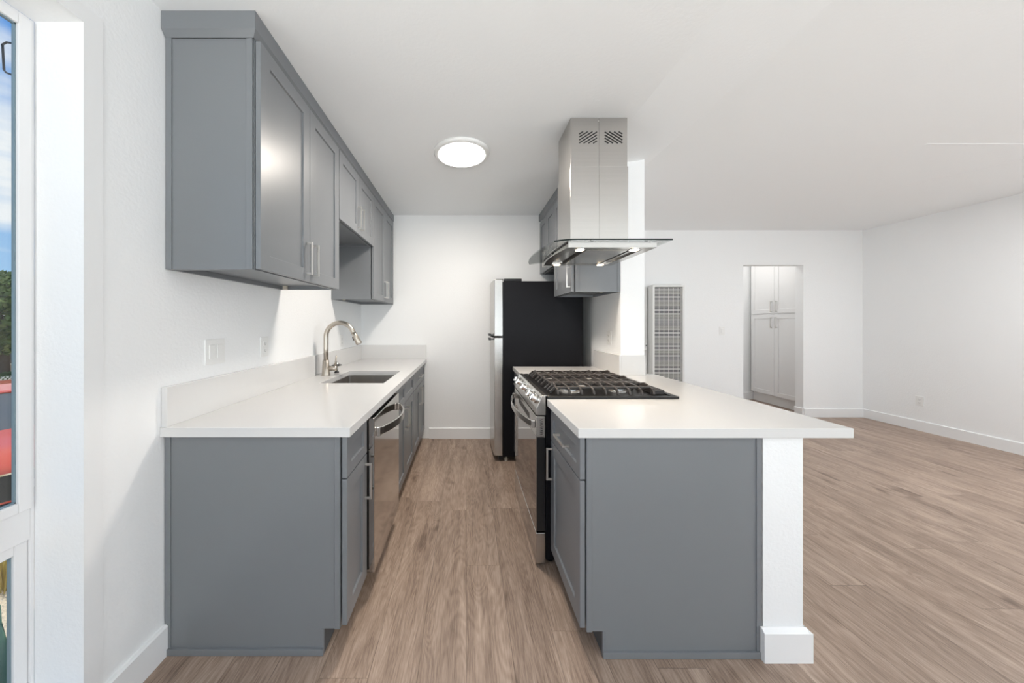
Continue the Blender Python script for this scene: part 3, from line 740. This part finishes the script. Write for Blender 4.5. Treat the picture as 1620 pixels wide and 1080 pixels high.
# filter between dark slots
fl = obj('grease_filter', B((.690, .925, 1.845, 2.262, HB0+.001, HB0+.0095)), 'steel', bd, bevel=.002)
for x in (.672, .928): obj('suction_slot', B((x, x+.014, 1.845, 2.262, HB0+.0015, HB0+.0095)), 'dark', bd)
for x in (.640, .948):
    for y in (1.822, 2.285):
        bm = bmesh.new(); lathe(bm, [(.030, 0), (.030, .0025), (.024, .003)], (x, y, HB0-.0032), n=24)
        hl = obj('lamp_housing', bm, 'chrome', bd)
        bm = bmesh.new(); lathe(bm, [(.023, -.0015), (.023, -.0002)], (x, y, HB0-.0032), n=24)
        obj('lamp_lens', bm, 'hood_lamp', hl)
        l = light('hood_lamp_light', 'SPOT', (x, y, HB0-.008), (0, 0, 0), 4.2, (1.0, .80, .58)); l.data.spot_size = R(130); l.data.spot_blend = .8; l.data.shadow_soft_size = .02
        l.parent = hd; l.location = Vector((x, y, HB0-.008)) - Vector(hd.location)
# telescoping chimney
def sleeve(name, x0, x1, y0, y1, z0, z1):
    bm = bmesh.new(); xm = (x0+x1)/2
    prism(bm, [(x0, y0), (xm-.006, y0), (xm-.006, y0+.003), (xm+.001, y0+.003), (xm+.001, y0), (x1, y0), (x1, y1), (x0, y1)], 'z', z0, z1)
    return obj(name, bm, 'steel', hd, bevel=.0012)
up_ = sleeve('upper_chimney', .615, .948, 1.900, 2.154, 2.220, HK-.0005)
lo_ = sleeve('lower_chimney', .611, .952, 1.896, 2.158, zg1+.001, 2.2195)
for side in (-1, 1):
    bm = bmesh.new(); cx0 = .7165 if side < 0 else .8665; w, h = .052, .034
    zc_ = 2.392
    # diagonal slots clipped to a rectangle
    for k in range(-3, 4):
        pts = []
        for s in [i/40-1 for i in range(81)]:
            px, pz = s*w, s*w*.62 + k*.0175
            if abs(pz) <= h: pts.append((px, pz))
        if len(pts) > 3:
            a, b = pts[0], pts[-1]
            sx = -1 if side > 0 else 1
            A = (cx0+sx*a[0], 1.8992, zc_+a[1]); Bp = (cx0+sx*b[0], 1.8992, zc_+b[1])
            strap(bm, [A, Bp], .0062, .0018, up=(0, 1, 0))
    obj('vent_slots', bm, 'dark', up_)
bm = bmesh.new(); lathe(bm, [(.004, 0), (.004, .002)], (.777, 1.8985, 2.488), axis='y', n=10); obj('screw', bm, 'chrome', up_)

# ------------------------------------------------------------------ refrigerator
fr = thing('refrigerator', 'black-sided refrigerator with stainless doors at the end of the aisle', 'refrigerator', (.72, 3.32, 0))
obj('cabinet', B((.345, 1.095, 3.020, 3.612, .045, 1.690)), 'black_side', fr, bevel=.004)
def fridge_door(name, z0, z1):
    bm = bmesh.new(); pl = []
    for k in range(13):
        s = k/12; pl.append((.262 - .016*math.sin(math.pi*s), 3.014+.596*s))
    pl += [(.337, 3.610), (.337, 3.014)]
    prism(bm, pl, 'z', z0, z1); return obj(name, bm, 'steel', fr, bevel=.003)
d1 = fridge_door('freezer_door', 1.176, 1.706); d2 = fridge_door('main_door', .058, 1.160)
obj('door_gasket', B((.3375, .3445, 3.024, 3.606, .07, 1.680)), 'black', fr)
for dd_, z in ((d1, 1.1775), (d2, 1.1375)):
    bm = B((.210, .232, 3.018, 3.16, z-.0, z+.021), (.232, .262, 3.018, 3.040, z+.004, z+.016))
    obj('handle', bm, 'black', dd_, bevel=.002)
obj('hinge_cover', B((.352, .52, 3.03, 3.10, 1.6905, 1.716)), 'black', fr, bevel=.004)
obj('hinge', B((.278, .345, 3.03, 3.07, 1.7065, 1.712)), 'black', fr)
obj('base_grille', B((.300, .344, 3.03, 3.60, .012, .052)), 'black', fr)
for x in (.375, 1.05):
    for y in (3.05, 3.58):
        bm = bmesh.new(); lathe(bm, [(.017, .0005), (.017, .02), (.010, .022), (.010, .0455)], (x, y, 0), n=14)
        obj('foot', bm, 'clip', fr)

# ------------------------------------------------------------------ ceiling lamp
def ceiling_light(x, y, z, label, watts, color):
    cl = thing('ceiling_light', label, 'ceiling light', (x, y, z))
    bm = bmesh.new(); lathe(bm, [(.197, -.0005), (.197, -.010), (.190, -.020), (.172, -.024), (.166, -.021)], (x, y, z), n=64)
    obj('rim', bm, 'white', cl, smooth=True)
    bm = bmesh.new(); lathe(bm, [(.168, -.018), (.165, -.0235), (.12, -.0275), (.001, -.030)], (x, y, z), n=64)
    obj('diffuser', bm, 'lamp', cl, smooth=True)
    l = light('ceiling_light_glow', 'AREA', (x, y, z-.034), (0, 0, 0), watts, color, .30, .30); l.data.shape = 'DISK'
ceiling_light(-.034, 2.29, HK, 'round flush ceiling light glowing white above the aisle', 10, (1.0, .90, .79))
ceiling_light(4.35, 1.95, HR, 'added unseen round ceiling light brightening the living room near the right wall', 13, (.95, .98, 1.0))  # fixture and lamp added out of view to brighten the living room

# ------------------------------------------------------------------ wall plates
def plate(name, label, cat, org, axis, d, w, h, kind):
    """axis 'x': plate on a wall of constant x facing d; 'y': wall of constant y facing -y"""
    t = thing(name, label, cat, org); X, Y, Z = org
    def bx(u0, u1, z0, z1, a, b):
        if axis == 'x':
            p, q = sorted((X+d*a, X+d*b)); return (p, q, Y+u0, Y+u1, Z+z0, Z+z1)
        return (X+u0, X+u1, Y-b, Y-a, Z+z0, Z+z1)
    obj('cover', B(bx(-w/2, w/2, -h/2, h/2, .0003, .006)), 'white', t, bevel=.0015)
    if kind.startswith('rocker'):
        n = int(kind[-1])
        for i in range(n):
            u = (i-(n-1)/2)*.046
            obj('rocker', B(bx(u-.0165, u+.0165, -.033, .033, .0062, .0105)), 'white', t, bevel=.002)
    else:
        for zc2 in (-.020, .020):
            o = obj('socket', B(bx(-.0165, .0165, zc2-.014, zc2+.014, .0062, .0080)), 'white', t, bevel=.002)
            obj('slot', B(bx(-.008, -.006, zc2-.004, zc2+.006, .0079, .0084), bx(.006, .008, zc2-.004, zc2+.005, .0079, .0084), bx(-.002, .002, zc2-.010, zc2-.006, .0079, .0084)), 'dark', o)
    return t
plate('light_switch', 'white double rocker switch on the left wall above the counter', 'switch', (XL, 1.515, 1.165), 'x', 1, .118, .118, 'rocker2')
plate('wall_outlet', 'white outlet on the left wall between double switch and faucet', 'outlet', (XL, 1.885, 1.160), 'x', 1, .072, .115, 'outlet')
plate('wall_outlet', 'white outlet on the left wall beyond the faucet arch', 'outlet', (XL, 3.05, 1.130), 'x', 1, .072, .115, 'outlet')
plate('wall_outlet', 'white outlet on the partition between range and refrigerator', 'outlet', (XS0, 2.70, 1.175), 'x', -1, .072, .115, 'outlet')
plate('light_switch', 'white single switch on the far wall between heater and doorway', 'switch', (3.525, YB, 1.19), 'y', 1, .075, .118, 'rocker1')
plate('wall_outlet', 'white outlet low on the right living room wall', 'outlet', (XR, 3.89, .358), 'x', -1, .072, .115, 'outlet')

# ------------------------------------------------------------------ wall heater
ht = thing('wall_heater', 'tall white gas wall heater with slatted grille on the far wall', 'wall heater', (2.70, YB, .10))
HX0, HX1, HY0, HZ0, HZ1 = 2.480, 2.905, 4.300, .125, 1.800
fr_ = .025
obj('housing', B((HX0+.01, HX0+.022, HY0+.003, YB-.001, HZ0, HZ1-.01), (HX1-.022, HX1-.01, HY0+.003, YB-.001, HZ0, HZ1-.01), (HX0+.022, HX1-.022, HY0+.003, YB-.001, HZ1-.022, HZ1-.01), (HX0+.022, HX1-.022, HY0+.003, YB-.001, HZ0, HZ0+.012)), 'heater', ht, bevel=.002)
obj('burner_chamber', B((HX0+.023, HX1-.023, HY0+.045, YB-.01, HZ0+.013, HZ1-.023)), 'heater_in', ht)
bm = B((HX0, HX0+fr_, HY0-.008, HY0+.002, HZ0, HZ1), (HX1-fr_, HX1, HY0-.008, HY0+.002, HZ0, HZ1), (HX0+fr_, HX1-fr_, HY0-.008, HY0+.002, HZ1-.02, HZ1), (HX0+fr_, HX1-fr_, HY0-.008, HY0+.002, HZ0, HZ0+.02))
z = HZ0+.032
while z < HZ1-.03:
    box(bm, HX0+fr_, HX1-fr_, HY0-.004, HY0+.002, z, z+.0062); z += .0178
for k in range(1, 6):
    x = HX0+fr_+(HX1-HX0-2*fr_)*k/6; box(bm, x-.002, x+.002, HY0-.006, HY0-.0042, HZ0+.02, HZ1-.02)
obj('grille', bm, 'heater', ht)
obj('top_collar', B((HX0+.03, HX1-.03, HY0+.01, YB-.001, HZ1-.009, HZ1+.012)), 'heater', ht, bevel=.002)
obj('side_casing', B((2.405, 2.478, YB-.028, YB-.001, .125, 1.792)), 'heater', ht, bevel=.002)
hv = obj('thermostat', B((2.430, 2.462, YB-.062, YB-.029, .93, 1.02)), 'white', ht, bevel=.003)
obj('dial', B((2.440, 2.452, YB-.068, YB-.0625, .985, 1.000)), 'heater_in', hv)

# ------------------------------------------------------------------ pantry beyond the doorway
pn = thing('pantry_cabinet', 'tall white four-door pantry with steel pulls beyond the doorway', 'cabinet', (5.1, 5.05, 0))
PXF = 4.815; PY0, PY1, PYM = 4.615, 5.455, 5.045
obj('carcass', B((PXF+.0215, XR-.002, PY0-.02, PY1+.02, .15, 2.43)), 'pantry', pn)
obj('toe_kick', B((PXF+.06, XR-.002, PY0-.02, PY1+.02, .001, .1495)), 'pantry', pn)
for (a, b, hy) in ((PY0, PYM, PYM-.040), (PYM, PY1, PYM+.040)):
    o = shaker('door', a+.0015, b-.0015, .155, 1.430, PXF, -1, pn, 'pantry'); pull(PXF, -1, o, True, hy, .165, 1.22)
    o = shaker('door', a+.0015, b-.0015, 1.450, 2.42, PXF, -1, pn, 'pantry'); pull(PXF, -1, o, True, hy, .165, 1.475)

light('added_hall_fill', 'AREA', (4.2, 5.1, 2.40), (0, 0, 0), 2.6, (1, .97, .93), 1.0, .8)  # added unseen lamp that brightens the hall
# ------------------------------------------------------------------ outside, seen past the window edge
GZ = -1.10
M['gravel'] = mat('pale_gravel', srgb(214, 196, 168), 0.9, bump=(40, 0.8, 0.03), vary=((30, 30, 30), 0.35))
M['asphalt'] = mat('asphalt', srgb(120, 118, 116), 0.9, vary=((8, 8, 8), 0.15))
M['concrete'] = mat('concrete', srgb(222, 214, 200), 0.85, vary=((4, 4, 4), 0.06))
M['agave'] = mat('agave_leaf', srgb(92, 130, 108), 0.5, vary=((6, 6, 6), 0.2))
M['drygrass'] = mat('dry_grass', srgb(196, 176, 96), 0.8)
M['leaf'] = mat('tree_leaf', srgb(96, 112, 44), 0.6, vary=((3, 3, 3), 0.6))
M['bark'] = mat('bark', srgb(92, 76, 60), 0.9)
M['orange'] = mat('orange_car_paint', (0.62, 0.085, 0.035, 1), 0.25, coat=0.6)
M['car_glass'] = mat('car_glass', (0.18, 0.18, 0.17, 1), 0.05, 0.6)
M['tyre'] = mat('tyre_rubber', (0.02, 0.02, 0.02, 1), 0.7)
M['house'] = mat('house_stucco', srgb(168, 158, 146), 0.9)
M['roof'] = mat('roof_shingle', srgb(120, 104, 92), 0.9, vary=((6, 6, 6), 0.2))
M['fence'] = mat('fence_paint', srgb(206, 204, 196), 0.7)
M['hedge'] = mat('hedge_leaf', srgb(70, 96, 40), 0.7, vary=((6, 6, 6), 0.5))
def ground(name, *b, m): o = struct(name, B(b), m); return o
ground('ground', -5.0, XL-T-.02, -14, 16, GZ-.2, GZ, m='gravel')
ground('sidewalk', -5.9, -5.0, -14, 26, GZ-.2, GZ+.02, m='concrete')
ground('street', -16.5, -5.9, -14, 30, GZ-.2, GZ-.06, m='asphalt')
ground('ground_far', -60, -16.5, -14, 60, GZ-.4, GZ-.1, m='gravel')
# black bracket on the outside wall
bm = bmesh.new()
tube(bm, [(-1.42, 1.115, 2.235), (-1.590, 1.115, 2.270), (-1.605, 1.115, 2.262), (-1.600, 1.115, 2.175), (-1.592, 1.115, 2.165), (-1.42, 1.115, 2.10)], .0032, 8)
box(bm, -1.352+.0, -1.336, 1.095, 1.135, 2.08, 2.26); tube(bm, [(-1.345, 1.115, 2.235), (-1.42, 1.115, 2.235)], .0032, 8); tube(bm, [(-1.345, 1.115, 2.10), (-1.42, 1.115, 2.10)], .0032, 8)
o = obj('wall_bracket', bm, 'black'); tag(o, 'black bent metal bracket outside the window, against the sky', 'bracket')
# agave
ag = thing('agave', 'green agave with broad pointed leaves outside below the window', 'plant', (-2.42, 1.62, GZ))
random.seed(3)
for k in range(16):
    a = k*2.399; L_ = random.uniform(.72, .90); lean = .22+.42*(k/16); bm = bmesh.new(); ring = []
    N = 10
    for i in range(N+1):
        s = i/N; r = L_*(math.sin(lean)*s + .10*s*s); h = L_*math.cos(lean)*s
        w = .095*(math.sin(math.pi*min(1, s*.9+.12))**.7)*(1-s**3)+.0015
        cx_, cy_ = math.cos(a), math.sin(a); tx, ty = -cy_, cx_
        c = Vector((cx_*(r+.04), cy_*(r+.04), h)); n_ = Vector((-cx_*math.cos(lean), -cy_*math.cos(lean), math.sin(lean)))
        ring.append([bm.verts.new(c+Vector((tx, ty, 0))*w*q+n_*z_) for q, z_ in ((-1, .02*(1-s)), (-.5, -.008*(1-s)), (0, -.018*(1-s)), (.5, -.008*(1-s)), (1, .02*(1-s)), (0, -.045*(1-s)-.002))])
    for p, q in zip(ring, ring[1:]):
        for i in range(6): bm.faces.new((p[i], p[(i+1) % 6], q[(i+1) % 6], q[i]))
    o = obj('leaf', bm, 'agave', smooth=True); o.parent = ag
# dry grass tuft
bm = bmesh.new(); random.seed(5)
for k in range(420):
    a = random.uniform(0, 6.283); r = random.uniform(0, .16); l_ = random.uniform(.18, .36); b_ = random.uniform(.05, .22); d_ = a+random.uniform(-.5, .5)
    p0 = Vector((r*math.cos(a), r*math.sin(a), 0)); p2 = p0+Vector((b_*math.cos(d_), b_*math.sin(d_), l_)); p1 = p0.lerp(p2, .5)+Vector((0, 0, .05)); s = Vector((math.sin(d_), -math.cos(d_), 0))*.004
    v = [bm.verts.new(q) for q in (p0-s, p0+s, p1+s*.8, p1-s*.8, p2)]
    bm.faces.new(v[:4]); bm.faces.new((v[3], v[2], v[4]))
o = obj('grass_tuft', bm, 'drygrass'); o.location = (-4.22, 2.93, GZ); tag(o, 'yellow dry grass tuft on the gravel outside', 'grass')
# car
def make_car(loc, rz):
    c = thing('car', 'orange-red car parked in the street outside the window', 'car', loc); c.rotation_euler = (0, 0, rz)
    # local: length along x, nose at -x
    secs_ = [(-2.15, .66, .30, .60), (-2.05, .80, .24, .74), (-1.6, .87, .20, .84), (-1.0, .90, .20, .93), (-.2, .91, .20, .96), (.8, .91, .20, .97), (1.6, .89, .22, .98), (2.05, .84, .26, .92), (2.2, .74, .34, .76)]
    bm = bmesh.new(); rings = []
    for x, w, z0, z1 in secs_:
        zm = z0+(z1-z0)*.62
        rings.append([bm.verts.new((x, y, z)) for y, z in ((-w*.9, z0), (-w, z0+.1), (-w, zm), (-w*.94, z1-.04), (-w*.80, z1), (0, z1+.025), (w*.80, z1), (w*.94, z1-.04), (w, zm), (w, z0+.1), (w*.9, z0))])
    for p, q in zip(rings, rings[1:]):
        for i in range(11): bm.faces.new((p[i], p[(i+1) % 11], q[(i+1) % 11], q[i]))
    bm.faces.new(rings[0]); bm.faces.new(rings[-1][::-1])
    def part(name, bm, m, par=c, **k):
        o = obj(name, bm, m, **k); o.parent = par; return o
    body = part('body', bm, 'orange', smooth=True)
    bm = bmesh.new(); rings = []
    for x, w, z in ((-1.02, .80, .93), (-.28, .66, 1.40), (.2, .64, 1.45), (1.0, .64, 1.43), (1.75, .74, .97)):
        rings.append((x, w, z))
    top_ = [[bm.verts.new((x, y*w, z)) for y in (-1, -.5, 0, .5, 1)] for x, w, z in rings]
    bot_ = [[bm.verts.new((x, y*.83, .93)) for y in (-1, 1)] for x, w, z in rings[1:4]]
    for p, q in zip(top_, top_[1:]):
        for i in range(4): bm.faces.new((p[i], p[i+1], q[i+1], q[i]))
    for s_i, e_ in ((0, 0), (4, 1)):
        bm.faces.new((top_[0][s_i], top_[1][s_i], bot_[0][e_])); bm.faces.new((top_[3][s_i], top_[4][s_i], bot_[2][e_]))
        for k in (0, 1): bm.faces.new((top_[k+1][s_i], top_[k+2][s_i], bot_[k+1][e_], bot_[k][e_]))
    part('windows', bm, 'car_glass')
    bm = bmesh.new(); v = [[bm.verts.new((x, y*w, z+.012)) for y in (-1, -.5, 0, .5, 1)] for x, w, z in ((-.32, .67, 1.385), (-.26, .665, 1.405), (.2, .645, 1.455), (1.0, .645, 1.435), (1.06, .65, 1.40))]
    for p, q in zip(v, v[1:]):
        for i in range(4): bm.faces.new((p[i], p[i+1], q[i+1], q[i]))
    o = part('roof', bm, 'orange'); s2 = o.modifiers.new('s', 'SOLIDIFY'); s2.thickness = .02
    for y in (-1, 1):
        bm = bmesh.new(); strap(bm, [(-1.04, y*.80, .935), (-.30, y*.665, 1.405)], .05, .03); part('pillar', bm, 'orange')
        part('headlight', B((-2.14, -2.02, *sorted((y*.50, y*.78)), .50, .66)), 'chrome', bevel=.02)
        part('mirror', B((-.78, -.66, *sorted((y*.93, y*1.08)), .95, 1.07)), 'orange', bevel=.02)
        for x in (-1.38, 1.38):
            bm = bmesh.new(); lathe(bm, [(.20, -.09), (.315, -.10), (.33, -.06), (.33, .06), (.315, .10), (.20, .09)], (x, y*.82, .33), axis='y', n=28)
            wh = part('wheel', bm, 'tyre')
            bm = bmesh.new(); lathe(bm, [(.20, -.085), (.19, .0), (.20, .085)], (x, y*.82, .33), axis='y', n=20); part('rim', bm, 'pull', wh)
    part('grille', B((-2.175, -2.12, -.48, .48, .30, .62)), 'black', bevel=.01)
    part('number_plate', B((-2.185, -2.177, -.16, .16, .40, .50)), 'white')
    bm = B((-2.2, -2.16, -.50, .50, .625, .645)); part('trim', bm, 'chrome')
make_car((-5.55-1.75, 3.95+1.25, GZ-.06), math.atan2(1.0, -1.43)+0.06)
# lattice fence, hedge, house, tree, utility pole
fn = thing('lattice_fence', 'low pale lattice fence across the street', 'fence', (-17.2, 12.5, GZ-.1))
bm = bmesh.new()
for k in range(-40, 41):
    y = 12.5+k*.12
    for s in (-1, 1): strap(bm, [(-17.2, y, GZ-.1+.05), (-17.2+.01*s, y+s*.45, GZ-.1+.50)], .012, .03, up=(1, 0, 0))
obj('lattice_panel', bm, 'fence', fn)
for y in (7.6, 10.05, 12.5, 14.95, 17.4): obj('post', B((-17.27, -17.16, y-.05, y+.05, GZ-.1, GZ+.5)), 'fence', fn, bevel=.01)
def leafball(c, rx, ry, rz_, n, s, seed):
    random.seed(seed); bm = bmesh.new()
    for k in range(n):
        u = Vector((random.gauss(0, 1), random.gauss(0, 1), random.gauss(0, 1))).normalized()*random.uniform(.72, 1.06)
        p = Vector((c[0]+u.x*rx, c[1]+u.y*ry, c[2]+u.z*rz_))
        a = Vector((random.gauss(0, 1), random.gauss(0, 1), random.gauss(0, 1))).normalized(); b = a.orthogonal().normalized()
        ss = s*random.uniform(.6, 1.4)
        v = [bm.verts.new(q) for q in (p-a*ss, p+b*ss*.5, p+a*ss, p-b*ss*.5)]; bm.faces.new(v)
    return bm
o = obj('hedge', leafball((-17.75, 12.6, GZ+.15), .28, 4.6, .35, 5000, .06, 4), 'hedge'); tag(o, 'green hedge growing along the lattice fence', 'hedge')
hs = thing('house', 'grey stucco house with one window across the street', 'house', (-24, 17, GZ-.1))
obj('walls', B((-28, -23.5, 13, 24, GZ-.1, .35)), 'house', hs)
bm = bmesh.new(); prism(bm, [(-28.6, .35), (-22.9, .35), (-25.7, 1.7)], 'y', 12.5, 24.5); obj('roof', bm, 'roof', hs)
for y in (14.4, 16.8, 19.2, 21.4):
    w_ = obj('window', B((-23.5, -23.44, y-.5, y+.5, -.85, .05)), 'fence', hs); obj('pane', B((-23.438, -23.43, y-.42, y+.42, -.78, -.02)), 'car_glass', w_)
tr = thing('tree', 'leafy green tree with sparse crown across the street', 'tree', (-21.0, 14.6, GZ-.1))
bm = bmesh.new(); tube(bm, [(-21.0, 14.6, GZ-.1), (-21.05, 14.65, .3), (-21.0, 14.5, 1.4), (-20.9, 14.4, 2.4)], [.22, .17, .12, .05], 10)
for q in ((-20.2, 13.6, 2.2), (-21.9, 15.5, 2.3), (-21.4, 13.7, 2.5)): tube(bm, [(-21.02, 14.6, .5), q], [.09, .03], 8)
obj('trunk', bm, 'bark', tr, smooth=True)
obj('foliage', leafball((-21.0, 14.6, 1.75), 2.1, 2.6, 1.75, 15000, .12, 9), 'leaf', tr)
pl = thing('utility_pole', 'wooden utility pole with crossarm beyond the tree', 'utility pole', (-31.5, 22.2, GZ-.1))
bm = bmesh.new(); tube(bm, [(-31.5, 22.2, GZ-.1), (-31.5, 22.2, 4.5)], [.14, .10], 10); obj('pole', bm, 'bark', pl)
obj('crossarm', B((-31.55, -31.45, 21.2, 23.2, 4.1, 4.22)), 'bark', pl)
